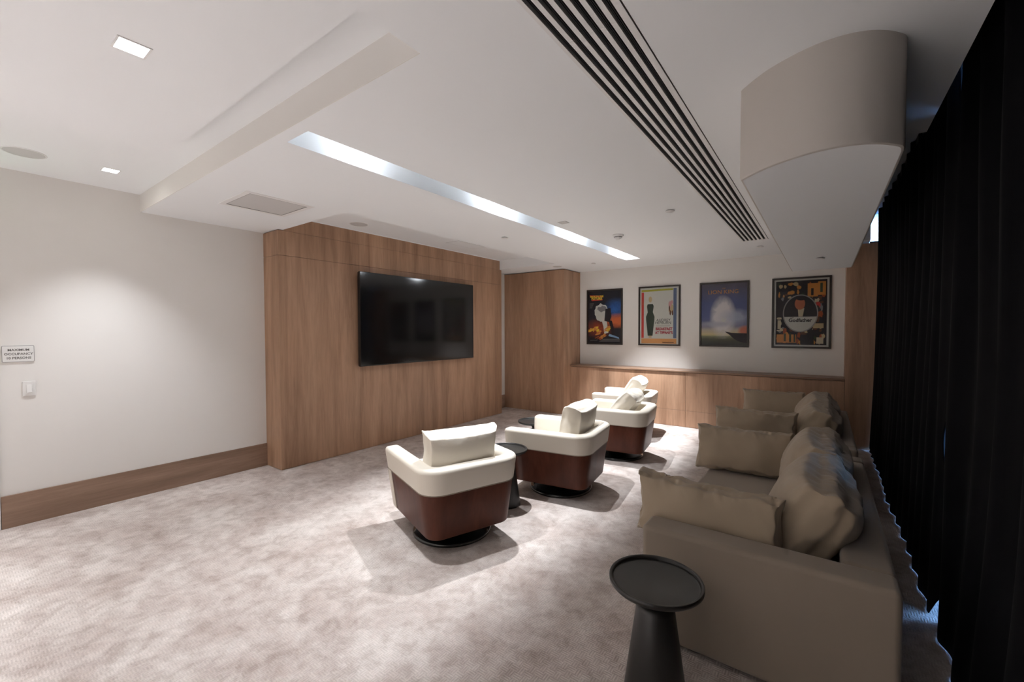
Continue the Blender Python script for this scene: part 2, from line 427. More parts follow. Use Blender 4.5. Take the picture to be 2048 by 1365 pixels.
# ------------------------------------------------------------------ text helper
def text_mesh(s, size, mt, parent, mw_, name='lettering', bold=.0, ext=.0004, align='CENTER', sx=1.0):
    cu = bpy.data.curves.new('t', 'FONT'); cu.body = s; cu.size = size; cu.extrude = ext; cu.align_x = align; cu.align_y = 'CENTER'; cu.offset = bold
    cu.resolution_u = 3
    to = bpy.data.objects.new('t', cu); C.objects.link(to)
    dg = bpy.context.evaluated_depsgraph_get(); me = bpy.data.meshes.new_from_object(to.evaluated_get(dg)); me.name = name
    bpy.data.objects.remove(to); bpy.data.curves.remove(cu)
    me.transform(mw_ @ Matrix.Diagonal((sx, 1, 1, 1)))
    me.materials.clear(); me.materials.append(M[mt] if isinstance(mt, str) else mt)
    o = bpy.data.objects.new(name, me); C.objects.link(o); o.parent = parent; return o
# facing +X (left wall): text right = +Y, up = +Z, normal = +X
ML = Matrix(((0, 0, 1, 0), (1, 0, 0, 0), (0, 1, 0, 0), (0, 0, 0, 1)))
MFR = Matrix(((1, 0, 0, 0), (0, 0, -1, 0), (0, 1, 0, 0), (0, 0, 0, 1)))   # facing -Y

# ------------------------------------------------------------------ wall sign and switch
def rrect(bm, y0, y1, z0, z1, r, x0, x1, n=5, mi=0):
    pts = []
    for cy, cz, a0 in ((y1-r, z1-r, 0), (y0+r, z1-r, 90), (y0+r, z0+r, 180), (y1-r, z0+r, 270)):
        for k in range(n+1):
            a = R(a0+90*k/n); pts.append((cy+r*math.cos(a), cz+r*math.sin(a)))
    A = [bm.verts.new((x0, *p)) for p in pts]; B = [bm.verts.new((x1, *p)) for p in pts]
    for i in range(len(A)): bm.faces.new((A[i], A[(i+1) % len(A)], B[(i+1) % len(A)], B[i])).material_index = mi
    bm.faces.new(A).material_index = mi; bm.faces.new(B).material_index = mi
t = thing('occupancy_sign', 'small white sign reading MAXIMUM OCCUPANCY 10 PERSONS on the left wall', 'sign', (XL, .4085, 1.371))
bm = bmesh.new(); rrect(bm, -.0865, .0865, -.066, .066, .008, 0, .008); obj('plate', bm, 'white', t, bev=.001)
bm = bmesh.new(); rrect(bm, -.0855, .0855, -.065, .065, .008, .0080, .0083); obj('border', bm, 'line', t)
bm = bmesh.new(); rrect(bm, -.0825, .0825, -.062, .062, .006, .0083, .0087); obj('face', bm, 'white', t)
for s, z in (('MAXIMUM', .030), ('OCCUPANCY', -.002), ('10 PERSONS', -.034)):
    text_mesh(s, .0245, 'letter', t, Matrix.Translation((.0089, .002, z)) @ ML, bold=.0006)
t = thing('light_switch', 'white square light switch below the occupancy sign', 'switch', (XL, .46, 1.088))
bx('plate', 0, .010, -.036, .036, -.059, .059, 'white', t, .002); ps = bx('rocker_surround', .010, .0115, -.017, .017, -.034, .034, 'white', t, .0005)
bm = bmesh.new(); v = [bm.verts.new(p) for p in ((.0115, -.014, .031), (.0115, .014, .031), (.0115, .014, -.030), (.0115, -.014, -.030), (.012, -.014, .031), (.012, .014, .031), (.020, .014, -.030), (.020, -.014, -.030))]
for f in ((0, 1, 5, 4), (1, 2, 6, 5), (2, 3, 7, 6), (3, 0, 4, 7), (4, 5, 6, 7)): bm.faces.new([v[i] for i in f])
obj('rocker', bm, 'white', ps, bev=.001)

# exit sign over the door, seen only as a green glint in the poster glass
t = thing('exit_sign', 'green lit exit sign above the door on the left wall', 'sign', (XL, .08, 2.46))
bx('housing', 0, .04, -.16, .13, -.10, .10, 'white', t, .004)
M['green'] = mat('green_lit', (.1, .8, .3), .5, emit=(.05, .95, .35), es=2)
text_mesh('EXIT', .15, 'green', t, Matrix.Translation((.041, -.015, 0)) @ ML, bold=.004)

# ------------------------------------------------------------------ television
t = thing('television', 'large black wall-mounted television on the oak wall', 'television', (XM, 4.285, 1.09))
bx('wall_mount', 0, .035, -.4, .4, .35, .85, 'black', t)
bx('housing', .035, .086, -1.07, 1.07, .004, 1.203, 'bezel', t, .004)
bx('screen', .086, .0885, -1.068, 1.068, .012, 1.201, 'screen', t)
bm = bmesh.new(); a, b, c = 1.0735, 1.2065, .0055
box(bm, .06, .092, -a, a, 0, .011); box(bm, .06, .092, -a, a, b-c, b); box(bm, .06, .092, -a, -a+c, .011, b-c); box(bm, .06, .092, a-c, a, .011, b-c)
obj('bezel', bm, 'bezel', t)

# ------------------------------------------------------------------ posters
PW, PH = .71, 1.028
def poly(bm, pts, d, mi):
    f = bm.faces.new([bm.verts.new((x, -d, z)) for x, z in pts]); f.material_index = mi
def blob(cx, cz, rx, rz, n=18, j=.0, seed=0, rot=0):
    rnd = random.Random(seed); o = []
    for k in range(n):
        a = 2*PI*k/n; q = 1+j*(rnd.random()-.5)*2; x, z = rx*q*math.cos(a), rz*q*math.sin(a)
        o.append((cx+x*math.cos(rot)-z*math.sin(rot), cz+x*math.sin(rot)+z*math.cos(rot)))
    return o
def frame_poster(xc, label, mat_w, border):
    t = thing('framed_poster', label, 'poster', (xc, YF, 1.275))
    fw = .026
    bm = bmesh.new(); h = PW/2
    box(bm, -h, h, -.028, 0, 0, fw); box(bm, -h, h, -.028, 0, PH-fw, PH); box(bm, -h, -h+fw, -.028, 0, fw, PH-fw); box(bm, h-fw, h, -.028, 0, fw, PH-fw)
    obj('frame', bm, 'frame', t, bev=.002)
    bx('backing', -h+fw, h-fw, -.006, -.001, fw, PH-fw, border, t)
    bx('glass_pane', -h+fw, h-fw, -.0195, -.018, fw, PH-fw, 'glass', t)
    return t
def printmat(name, build):
    m = mat(name, (.5, .5, .5), .45, spec=.25); c = build(m); L(m, c, P(m).inputs['Base Color']); return m
def sep(m):
    tc = N(m, 'ShaderNodeTexCoord'); s = N(m, 'ShaderNodeSeparateXYZ'); L(m, tc.outputs['Object'], s.inputs[0]); return s.outputs[0], s.outputs[2], tc.outputs['Object']
def radial(m, x, z, cx, cz, rx, rz):
    a = math_n(m, 'DIVIDE', math_n(m, 'SUBTRACT', x, cx), rx); b = math_n(m, 'DIVIDE', math_n(m, 'SUBTRACT', z, cz), rz)
    d = math_n(m, 'SQRT', math_n(m, 'ADD', math_n(m, 'MULTIPLY', a, a), math_n(m, 'MULTIPLY', b, b)))
    return math_n(m, 'MAXIMUM', math_n(m, 'SUBTRACT', 1.0, d), 0)
M['pwhite'] = flat('print_white', (.62, .62, .57)); M['pblack'] = flat('print_black', (.012, .012, .014))
cols = dict(olive=(.42, .40, .05), red=(.58, .06, .05), slate=(.13, .17, .28), orange=(.68, .33, .12), dress=(.035, .05, .035), skin=(.62, .40, .27), crimson=(.40, .03, .05),
            yellow=(.75, .55, .05), tan=(.55, .42, .24), pink=(.62, .33, .33), brown=(.14, .055, .03), amber=(.62, .26, .06), rust=(.38, .09, .03), cream=(.60, .52, .36), char=(.03, .025, .03),
            ring=(.35, .33, .31), face=(.50, .16, .08), ltblue=(.25, .40, .62), grey=(.25, .24, .24), dgreen=(.05, .07, .04), blue=(.04, .13, .38))
for k, v in cols.items(): M['p_'+k] = flat('print_'+k, v)

# poster 1: dark night sheet, blue and fire-orange glow
def b1(m):
    x, z, o = sep(m); n = noise_tex(m, o, 9, 5, .6, 1.2)
    base = (.022, .022, .03)
    blue = math_n(m, 'MULTIPLY', radial(m, x, z, .22, .66, .26, .22), 1.7); c = mix(m, math_n(m, 'MINIMUM', math_n(m, 'MULTIPLY', blue, n), 1), base, (.04, .16, .50))
    c = mix(m, math_n(m, 'MINIMUM', math_n(m, 'MULTIPLY', radial(m, x, z, .30, .44, .42, .15), math_n(m, 'MULTIPLY', n, 3.2)), 1), c, (.62, .15, .05))
    c = mix(m, math_n(m, 'MINIMUM', math_n(m, 'MULTIPLY', radial(m, x, z, -.12, .30, .34, .20), math_n(m, 'MULTIPLY', n, 2.2)), 1), c, (.30, .05, .02))
    return c
M['print1'] = printmat('print_night', b1)
t = frame_poster(-3.306, 'framed dark blue and fiery orange film poster, leftmost of the four', .02, 'pblack')
pp = bx('poster_print', -.325, .325, -.008, -.006, .030, .998, 'print1', t)
bm = bmesh.new(); mats = ['pwhite', 'p_amber', 'p_yellow', 'p_char', 'p_blue', 'p_grey', 'p_rust', 'p_ltblue']
poly(bm, blob(-.06, .60, .135, .165, 26, .10, 3), .0084, 0)                               # pale bright disc
poly(bm, blob(-.05, .66, .085, .055, 20, .25, 5), .0086, 5)
poly(bm, [(-.06, .47), (.02, .50), (.05, .42), (.08, .22), (.0, .20), (-.02, .34)], .0086, 0)     # pale column of light
poly(bm, [(.02, .66), (.12, .68), (.14, .52), (.10, .42), (.0, .44)], .0090, 3)                     # dark upright shape
poly(bm, [(.08, .46), (.15, .44), (.22, .18), (.16, .17)], .0092, 3)
poly(bm, [(.10, .20), (.28, .14), (.29, .11), (.08, .16)], .0092, 7)
rnd = random.Random(4)
for k in range(26):                                                                         # flame tongues
    u = rnd.random(); x = -.30+u*.42; z = .20+.10*u+rnd.uniform(-.03, .03)+(.07 if u < .4 else 0)
    poly(bm, blob(x, z, rnd.uniform(.012, .05), rnd.uniform(.008, .026), 9, .45, k, .25), .0094+k*1e-5, 1 if k % 3 else 2)
for k in range(11):
    x = -.16+rnd.random()*.16; z = .10+rnd.random()*.11
    poly(bm, blob(x, z, rnd.uniform(.02, .06), rnd.uniform(.008, .024), 9, .45, k+50, .3), .0098+k*1e-5, 1 if k % 2 else 6)
for k in range(5): poly(bm, [(-.10+.02*k, .055+.012*k), (.30, .058+.012*k), (.30, .063+.012*k), (-.10+.02*k, .060+.012*k)], .0094, 5)
poly(bm, [(-.29, .072), (-.14, .076), (-.14, .081), (-.29, .077)], .0094, 5)
for k in range(6): poly(bm, [(-.30, .775-.018*k), (-.30+.09-.008*k, .775-.018*k), (-.30+.09-.008*k, .780-.018*k), (-.30, .780-.018*k)], .0094, 5)
obj('artwork', bm, mats, pp)
bm = bmesh.new(); poly(bm, [(-.30, .93), (-.03, .91), (-.02, .88), (-.29, .90)], .0096, 0); poly(bm, [(-.27, .838), (-.03, .846), (-.04, .826), (-.25, .820)], .0096, 0)
obj('title_bars', bm, ['p_red'], pp)
text_mesh('BACK TO THE', .042, 'p_yellow', pp, Matrix.Translation((-.155, -.0100, .900)) @ MFR, bold=.002)
text_mesh('FUTURE', .060, 'p_yellow', pp, Matrix.Translation((-.155, -.0100, .858)) @ MFR, bold=.003)

# poster 2
t = frame_poster(-2.301, 'framed white film poster with coloured border bands, second from the left', .02, 'pwhite')
pp = bx('poster_print', -.329, .329, -.008, -.006, .026, 1.002, 'pwhite', t)
bm = bmesh.new(); mats = ['p_olive', 'p_red', 'p_slate', 'p_orange', 'p_dress', 'p_tan', 'p_pink', 'p_grey', 'p_brown']
poly(bm, [(-.305, .935), (.235, .945), (.235, .975), (-.305, .97)], .0084, 0)
poly(bm, [(-.305, .13), (-.262, .13), (-.262, .925), (-.305, .925)], .0084, 1)
poly(bm, [(.24, .13), (.292, .13), (.292, .978), (.24, .978)], .0084, 2)
poly(bm, [(-.305, .035), (.292, .035), (.292, .122), (-.305, .122)], .0084, 3)
poly(bm, [(.06, .05), (.25, .05), (.25, .064), (.06, .064)], .0086, 8)
# plain generic tall dark vase-like form with a warm stem, in place of the artwork
prof = [(.045, .72), (.060, .68), (.044, .58), (.075, .50), (.072, .44), (.058, .32), (.042, .17)]
pl = [(-.15-w_, z_) for w_, z_ in prof]+[(-.15+w_, z_) for w_, z_ in reversed(prof)]
poly(bm, pl, .0088, 4)
poly(bm, blob(-.15, .80, .030, .052, 20), .0088, 5); poly(bm, [(-.175, .17), (-.125, .17), (-.125, .135), (-.175, .135)], .0087, 5)
for cx_, cz_, rx_, rz_, mi_ in ((.205, .66, .038, .05, 5), (.185, .70, .022, .06, 6), (.215, .74, .02, .035, 6), (.20, .60, .04, .035, 5), (.19, .56, .012, .045, 8), (.225, .56, .012, .045, 8), (.175, .64, .010, .05, 8)):
    poly(bm, blob(cx_, cz_, rx_, rz_, 14, .15, int(cx_*999)), .0088+mi_*1e-5, mi_)
for k in range(3): poly(bm, [(-.05, .350-.010*k), (.19, .352-.010*k), (.19, .355-.010*k), (-.05, .353-.010*k)], .0088, 7)
obj('artwork', bm, mats, pp)
text_mesh('AUDREY', .062, 'p_char', pp, Matrix.Translation((.075, -.0092, .437)) @ MFR)
text_mesh('HEPBURN', .062, 'p_char', pp, Matrix.Translation((.070, -.0092, .392)) @ MFR)
text_mesh('BREAKFAST', .068, 'p_crimson', pp, Matrix.Translation((.085, -.0092, .285)) @ MFR, bold=.003, sx=.80)
text_mesh('AT TIFFANY\'S', .062, 'p_crimson', pp, Matrix.Translation((.085, -.0092, .222)) @ MFR, bold=.003, sx=.78)

# poster 3: blue sky with a white burst over a plain
def b3(m):
    x, z, o = sep(m); n = noise_tex(m, o, 5.5, 6, .62, 1.6); n2 = noise_tex(m, o, 30, 4)
    zz = math_n(m, 'DIVIDE', z, 1.0)
    c = ramp(m, zz, [(.03, (.05, .05, .05)), (.12, (.12, .13, .07)), (.165, (.30, .30, .16)), (.20, (.62, .52, .28)), (.27, (.50, .44, .36)), (.33, (.20, .20, .30)), (.45, (.09, .11, .25)), (.70, (.08, .10, .24)), (.98, (.10, .09, .13))])
    b = math_n(m, 'MULTIPLY', radial(m, x, z, -.01, .47, .20, .36), math_n(m, 'MULTIPLY', n, 4.6)); c = mix(m, math_n(m, 'MINIMUM', b, .95), c, (.72, .68, .68))
    b = math_n(m, 'MULTIPLY', radial(m, x, z, .16, .47, .26, .15), math_n(m, 'MULTIPLY', n, 2.3)); c = mix(m, math_n(m, 'MINIMUM', b, .8), c, (.42, .45, .56))
    b = math_n(m, 'MULTIPLY', radial(m, x, z, -.12, .36, .34, .06), math_n(m, 'MULTIPLY', n, 2.3)); c = mix(m, math_n(m, 'MINIMUM', b, .8), c, (.42, .42, .50))
    b = math_n(m, 'MULTIPLY', radial(m, x, z, .31, .25, .12, .10), 2.2); c = mix(m, math_n(m, 'MINIMUM', b, 1), c, (.55, .17, .10))
    b = math_n(m, 'MULTIPLY', math_n(m, 'LESS_THAN', z, .17), math_n(m, 'MULTIPLY', n2, .8)); c = mix(m, b, c, (.035, .032, .035))
    return c
M['print3'] = printmat('print_sky', b3)
t = frame_poster(-1.290, 'framed blue film poster with a white sky burst, third from the left', .02, 'pblack')
pp = bx('poster_print', -.329, .329, -.008, -.006, .026, 1.002, 'print3', t)
bm = bmesh.new(); mats = ['p_char', 'pwhite', 'p_amber']
poly(bm, [(.02, .245), (.12, .222), (.329, .215), (.329, .06), (.21, .09), (.14, .14), (.09, .19), (.04, .225)], .0084, 0)
for k, (a, ln) in enumerate(((60, .30), (72, .34), (84, .36), (98, .40), (110, .34), (122, .26), (38, .26))):
    ca, sa = math.cos(R(a)), math.sin(R(a)); x0_, z0_ = .0, .37
    poly(bm, [(x0_+.03*ca-.006*sa, z0_+.03*sa), (x0_+.03*ca+.006*sa, z0_+.03*sa), (x0_+ln*ca*.5, z0_+ln*sa*.5)], .0082+k*1e-5, 1)
obj('artwork', bm, mats, pp)
text_mesh('THE', .028, 'p_amber', pp, Matrix.Translation((0, -.009, .925)) @ MFR)
text_mesh('LION KING', .088, 'p_amber', pp, Matrix.Translation((-.01, -.009, .868)) @ MFR)

# poster 4: warm patchwork around a disc
t = frame_poster(-.280, 'framed orange and brown collage poster with white inner border, rightmost of the four', .02, 'pwhite')
pp = bx('poster_print', -.305, .305, -.008, -.006, .050, .978, 'p_char', t)
bm = bmesh.new(); mats = ['p_amber', 'p_brown', 'p_rust', 'p_cream', 'p_grey', 'p_dgreen', 'p_char', 'p_tan', 'p_red']
rnd = random.Random(11)
for k in range(150):
    x = rnd.uniform(-.28, .28); z = rnd.uniform(.075, .955)
    if (x/.215)**2+((z-.51)/.27)**2 < .9: continue
    rx_, rz_ = rnd.uniform(.012, .035), rnd.uniform(.015, .045)
    x = max(-.305+rx_*1.35, min(.305-rx_*1.35, x)); z = max(.05+rz_*1.35, min(.978-rz_*1.35, z))
    top = z > .72 or z < .24
    mi_ = rnd.choice([0, 0, 1, 2, 7, 6, 5] if top else [1, 6, 4, 6, 2, 3, 1])
    poly(bm, blob(x, z, rx_, rz_, 11, .3, k), .0083+k*4e-6, mi_)
for x0_, z0_, x1_, z1_, mi_ in ((.08, .74, .20, .93, 0), (.12, .76, .15, .86, 6), (.20, .76, .29, .95, 0), (.225, .80, .255, .93, 5), (-.29, .08, -.05, .20, 0), (-.20, .10, -.175, .215, 5), (-.135, .09, -.11, .22, 5), (-.08, .09, -.06, .20, 5),
                               (.0, .06, .16, .20, 6), (.19, .07, .27, .16, 3), (-.28, .28, -.24, .41, 3), (-.29, .25, -.21, .265, 3), (.15, .29, .27, .36, 7)):
    poly(bm, [(x0_, z0_), (x1_, z0_), (x1_, z1_), (x0_, z1_)], .0092+mi_*1e-5, mi_)
poly(bm, [(.175, .62), (.235, .60), (.225, .66), (.185, .665)], .0094, 8)
obj('artwork', bm, mats, pp)
bm = bmesh.new(); mats = ['p_ring', 'p_char', 'pwhite', 'p_face', 'p_brown', 'p_cream']
cx_, cz_ = -.005, .505
poly(bm, blob(cx_, cz_, .212, .272, 48), .0096, 0); poly(bm, blob(cx_, cz_, .198, .256, 48), .0098, 1)
lo = [(cx_+.198*math.cos(a), cz_+.256*math.sin(a)) for a in [R(180+11+k*(158/24)) for k in range(25)]]
poly(bm, lo, .0100, 2)
poly(bm, blob(cx_-.005, .645, .062, .088, 24), .0100, 3); poly(bm, blob(cx_+.01, .72, .058, .03, 20), .0102, 1)      # plain generic portrait oval
poly(bm, [(cx_-.03, .58), (cx_+.05, .58), (cx_+.03, .46), (cx_-.02, .46)], .0099, 5)
obj('emblem_disc', bm, mats, pp)
text_mesh('The', .030, 'p_char', pp, Matrix.Translation((cx_-.10, -.0106, .448)) @ MFR)
text_mesh('Godfather', .070, 'p_char', pp, Matrix.Translation((cx_, -.0106, .405)) @ MFR, bold=.0022, sx=.95)

# ------------------------------------------------------------------ cushions
def cushion_mesh(w, t, h, boxed=.5, seed=0, wr=.006, nu=72, nv=36, nt=8, ears=.05, crown=.35):
    """w along X, t along Y (thickness), h along Z; centred, pinched at the corners, wrinkled near its edges"""
    bm = bmesh.new()
    vd = {}
    def vert(i, j, k):
        key = (i, j, k)
        if key in vd: return vd[key]
        u, s, v = 2*i/nu-1, 2*j/nt-1, 2*k/nv-1
        e = 1-abs(u)**4; g = 1-abs(v)**4
        puff = (boxed+(1-boxed)*max(e*g, 0)**.5)+crown*max((1-u*u)*(1-v*v), 0)
        ss = s
        x = u*(w/2)*(1-ears*(1-v*v)*abs(u)**3); z = v*(h/2)*(1-ears*1.4*(1-u*u)*abs(v)**3)
        # round the box edges
        rr = .30
        au, av = max(0, abs(u)-(1-rr*t/w)), max(0, abs(v)-(1-rr*t/h))
        x -= math.copysign(au*w/2*(abs(s)**2.2)*.75, u); z -= math.copysign(av*h/2*(abs(s)**2.2)*.75, v)
        y = ss*t/2*puff
        edge = max(abs(u)**6, abs(v)**6)*.8+.25
        p = Vector((x*16+seed*7.1, y*9, z*16-seed*3.3))
        q = Vector((x*5+seed, y*4, z*5+seed*2.2))
        dn = noise.noise(p)*wr*edge*(1.0+.0*u)+noise.noise(q)*wr*1.6
        # radiating folds from top edge
        fold = (noise.noise(Vector((x*38+z*22+seed*5, 3.3, z*7)))*1.0+noise.noise(Vector((x*70-z*30+seed*3, 1.3, z*12)))*.55)*wr*1.1*max(abs(v)**3*(1 if v > 0 else .6), abs(u)**6*.5)
        y += (dn+fold)*(1 if s > 0 else -1 if s < 0 else 0)
        z += noise.noise(Vector((x*14+seed, s*2, 1.7)))*wr*1.1*abs(v)**3
        x += noise.noise(Vector((z*14+seed, s*2, 7.7)))*wr*.9*abs(u)**3
        vd[key] = bm.verts.new((x, y, z)); return vd[key]
    for i in range(nu):
        for k in range(nv):
            for j, o in ((0, 0), (nt, 1)):
                q = [vert(i, j, k), vert(i+1, j, k), vert(i+1, j, k+1), vert(i, j, k+1)]; bm.faces.new(q)
    for i in range(nu):
        for j in range(nt):
            for k in (0, nv): bm.faces.new([vert(i, j, k), vert(i+1, j, k), vert(i+1, j+1, k), vert(i, j+1, k)])
    for k in range(nv):
        for j in range(nt):
            for i in (0, nu): bm.faces.new([vert(i, j, k), vert(i, j+1, k), vert(i, j+1, k+1), vert(i, j, k+1)])
    return bm
def cushion(name, label, size, loc, rot, mt, seed, group=None, sub=0, **kw):
    bm = cushion_mesh(*size, seed=seed, **kw)
    o = obj(name, bm, mt, None, True); o.location = loc; o.rotation_euler = rot
    if sub: q = o.modifiers.new('s', 'SUBSURF'); q.levels = q.render_levels = sub
    return tag(o, label, 'cushion', group)

# ------------------------------------------------------------------ armchairs
HW, HD, RC = .40, .425, .17
def upath(off=0, y_front=HD, n=9):
    """plan outline (outer) from left front, round the back, to the right front: points + outward normals"""
    hw, yb, rc = HW, -HD, RC
    pts = []
    for k in range(9): pts.append(((-hw, y_front+(yb+rc-y_front)*k/8), (-1, 0)))
    for k in range(1, n+1):
        a = R(180+90*k/n); pts.append(((-hw+rc+rc*math.cos(a), yb+rc+rc*math.sin(a)), (math.cos(a), math.sin(a))))
    for k in range(1, 8): pts.append(((-hw+rc+(2*hw-2*rc)*k/7, yb), (0, -1)))
    for k in range(1, n+1):
        a = R(270+90*k/n); pts.append(((hw-rc+rc*math.cos(a), yb+rc+rc*math.sin(a)), (math.cos(a), math.sin(a))))
    for k in range(1, 9): pts.append(((hw, yb+rc+(y_front-yb-rc)*k/8), (1, 0)))
    return pts
TAP = .135
def sweep(bm, path, sec, cap=0.0, ztop=.62, capn=3):
    """sec: closed list of (outward offset, z); offsets shrink downward by the body taper"""
    rings = []
    def ring(p, n, shrink=0, fwd=0):
        co = [sum(s[0] for s in sec)/len(sec), sum(s[1] for s in sec)/len(sec)]
        o = []
        for a, z in sec:
            aa = a+(co[0]-a)*shrink; zz = z+(co[1]-z)*shrink*.5
            tp = -(ztop-zz)*TAP
            x, y = p[0]+n[0]*(aa+tp), p[1]+n[1]*(aa+tp)
            if n[1] == 0: y = p[1]+fwd-(ztop-zz)*.04*(1 if p[1] > .1 else 0)
            o.append(bm.verts.new((x, y, zz)))
        return o
    if cap:
        for k in range(capn): a = PI/2*(1-k/capn); rings.append(ring(path[0][0], path[0][1], (1-math.cos(a))*.45, -cap+cap*math.sin(a)))
        mid = [(p, n) for p, n in path]; mid[0] = ((path[0][0][0], path[0][0][1]-cap), path[0][1]); mid[-1] = ((path[-1][0][0], path[-1][0][1]-cap), path[-1][1])
    else: mid = path
    for p, n in mid: rings.append(ring(p, n))
    if cap:
        for k in range(capn-1, -1, -1): a = PI/2*(1-k/capn); rings.append(ring(path[-1][0], path[-1][1], (1-math.cos(a))*.45, -cap+cap*math.sin(a)))
    for a, b in zip(rings, rings[1:]):
        for i in range(len(a)): bm.faces.new((a[i], a[(i+1) % len(a)], b[(i+1) % len(a)], b[i]))
    bm.faces.new(rings[0]); bm.faces.new(rings[-1])
def rsec(o0, o1, z0, z1, r, n=4, rb=None):
    rb = r if rb is None else rb; s = []
    for cx, cz, a0, q in ((o1-r, z1-r, 0, r), (o0+r, z1-r, 90, r), (o0+rb, z0+rb, 180, rb), (o1-rb, z0+rb, 270, rb)):
        for k in range(n+1): a = R(a0+90*k/n); s.append((cx+q*math.cos(a), cz+q*math.sin(a)))
    return s
def make_chair(label):
    t = thing('armchair', label, 'armchair', (0, 0, 0), 0, 'swivel armchairs')
    bm = bmesh.new(); sweep(bm, upath(), rsec(-.125, 0, .445, .62, .032, 5, .008), cap=.045, capn=4); obj('armrest_band', bm, 'leather', t, True)
    # leather fronts of the arms
    P_ = upath()
    for seg in (0, 1):
        bm = bmesh.new()
        if seg == 0: path = [((-HW, HD-.012), (-1, 0)), ((-HW, HD-.05), (-1, 0)), ((-HW, HD-.085), (-1, 0))]
        else: path = [((HW, HD-.085), (1, 0)), ((HW, HD-.05), (1, 0)), ((HW, HD-.012), (1, 0))]
        sweep(bm, path, rsec(-.12, -.002, .125, .447, .012, 3)); obj('arm_front', bm, 'leather', t, True)
    # walnut shell
    path = [p for p in P_ if p[0][1] < HD-.09]
    path = [((-HW, HD-.087), (-1, 0))]+path+[((HW, HD-.087), (1, 0))]
    bm = bmesh.new(); sweep(bm, path, rsec(-.034, -.006, .12, .445, .008, 3, .012)); obj('wood_shell', bm, 'walnut', t, True)
    # piping between leather and wood
    bm = bmesh.new(); sweep(bm, P_, rsec(-.03, .0005, .4405, .4465, .002, 2)); obj('piping', bm, 'line_leather', t, True)
    # inner upholstery block, seat and underside
    bm = bmesh.new(); box(bm, -.245, .245, -.30, HD-.06, .16, .37); obj('seat_block', bm, 'leather', t, bev=.02, seg=3)
    bm = bmesh.new(); box(bm, -.275, .275, -.24, HD-.02, .372, .475); obj('seat_cushion', bm, 'leather', t, bev=.035, seg=4)
    bm = bmesh.new(); ul = [((p[0]+n[0]*-(.03+.5*TAP)), (p[1]+n[1]*-(.03+.5*TAP))) for p, n in P_ if True]
    a = [bm.verts.new((x, min(y, HD-.07), .126)) for x, y in ul]; b = [bm.verts.new((x, min(y, HD-.07), .146)) for x, y in ul]
    for i in range(len(a)): bm.faces.new((a[i], a[(i+1) % len(a)], b[(i+1) % len(a)], b[i]))
    bm.faces.new(a); bm.faces.new(b); obj('underside', bm, 'black', t)
    bm = bmesh.new(); lathe(bm, [(0, .0), (.292, .0), (.300, .006), (.300, .020), (.294, .028), (.26, .032), (.15, .044), (.12, .06), (.115, .127), (0, .127)], 64); obj('swivel_base', bm, 'gloss_black', t, True)
    return t
M['line_leather'] = mat('piping_leather', (.32, .27, .21), .5)
chairs = [((-2.32, 2.37), 20, 'cream leather and walnut swivel armchair nearest the camera, seen from behind'),
          ((-2.08, 3.645), -8, 'second nearest cream leather and walnut swivel armchair, turned to show its side'),
          ((-2.05, 5.02), -8, 'third cream leather and walnut swivel armchair, behind the side-turned one'),
          ((-2.40, 6.20), -8, 'farthest cream leather swivel armchair, closest to the wainscot')]
def rz_of(deg): # deg: forward = -X rotated toward +Y by deg
    d = Vector((-math.cos(R(deg)), math.sin(R(deg)))); return math.atan2(-d.x, d.y)
proto = None
cush_spec = [(.565, .20, .33, 8, R(6)), (.54, .20, .34, 10, .0), (.53, .19, .36, 42, .0), (.53, .19, .36, 30, 0)]
for i, ((x, y), dg_, lab) in enumerate(chairs):
    if i == 0: c = proto = make_chair(lab)
    else: c = copy_tree(proto); c['label'] = lab
    rz = rz_of(dg_); c.location = (x, y, 0); c.rotation_euler = (0, 0, rz)
    w_, t_, h_, tilt, yw = cush_spec[i]
    back = -HD+.125+.10+math.sin(R(tilt))*h_*.30
    zc_ = .478+h_/2*math.cos(R(tilt))+.035
    if tilt > 15: back += .02
    p = Matrix.Rotation(rz, 4, 'Z') @ Vector((-.025 if i == 0 else 0, back, 0))
    wh = ['nearest armchair', 'second nearest armchair, beside the black side table', 'third armchair, tipped back', 'farthest armchair, tipped back'][i]
    cushion('back_cushion', 'cream leather back cushion of the '+wh, (w_, t_, h_), (x+p.x, y+p.y, zc_), (R(tilt), 0, rz-yw), 'leather', 11+i, 'armchair back cushions', boxed=.72, wr=.006, ears=.06, crown=.28)

# ------------------------------------------------------------------ side tables
def make_table(label):
    t = thing('side_table', label, 'side table', (0, 0, 0), 0, 'black pedestal side tables')
    bm = bmesh.new(); lathe(bm, [(0, 0), (.124, 0), (.128, .006), (.127, .02), (.078, .375), (.074, .388), (.064, .396), (.052, .397), (.048, .394), (0, .394)], 64); obj('pedestal', bm, 'table', t, True).modifiers.new('e', 'EDGE_SPLIT').split_angle = R(50)
    bm = bmesh.new(); lathe(bm, [(.040, .394), (.030, .405), (.028, .420), (.036, .436), (.060, .452), (.110, .468), (.160, .474)], 64); obj('neck', bm, 'table', t, True)
    bm = bmesh.new(); lathe(bm, [(0, .470), (.150, .471), (.184, .476), (.191, .484), (.192, .496), (.189, .500), (.181, .500), (.177, .497), (.175, .4875), (.170, .486), (0, .486)], 72); obj('tray_top', bm, 'table', t, True).modifiers.new('e', 'EDGE_SPLIT').split_angle = R(50)
    return t
tb = [((-.562, 1.79), 'black pedestal side table at the near end of the sofa, in the foreground'), ((-2.27, 3.0), 'black pedestal side table between the two nearest armchairs'), ((-2.70, 4.12), 'black side table mostly hidden behind the side-turned armchair')]
for i, ((x, y), lab) in enumerate(tb):
    if i == 0: c = tp = make_table(lab)
    else: c = copy_tree(tp); c['label'] = lab
    c.location = (x, y, 0)

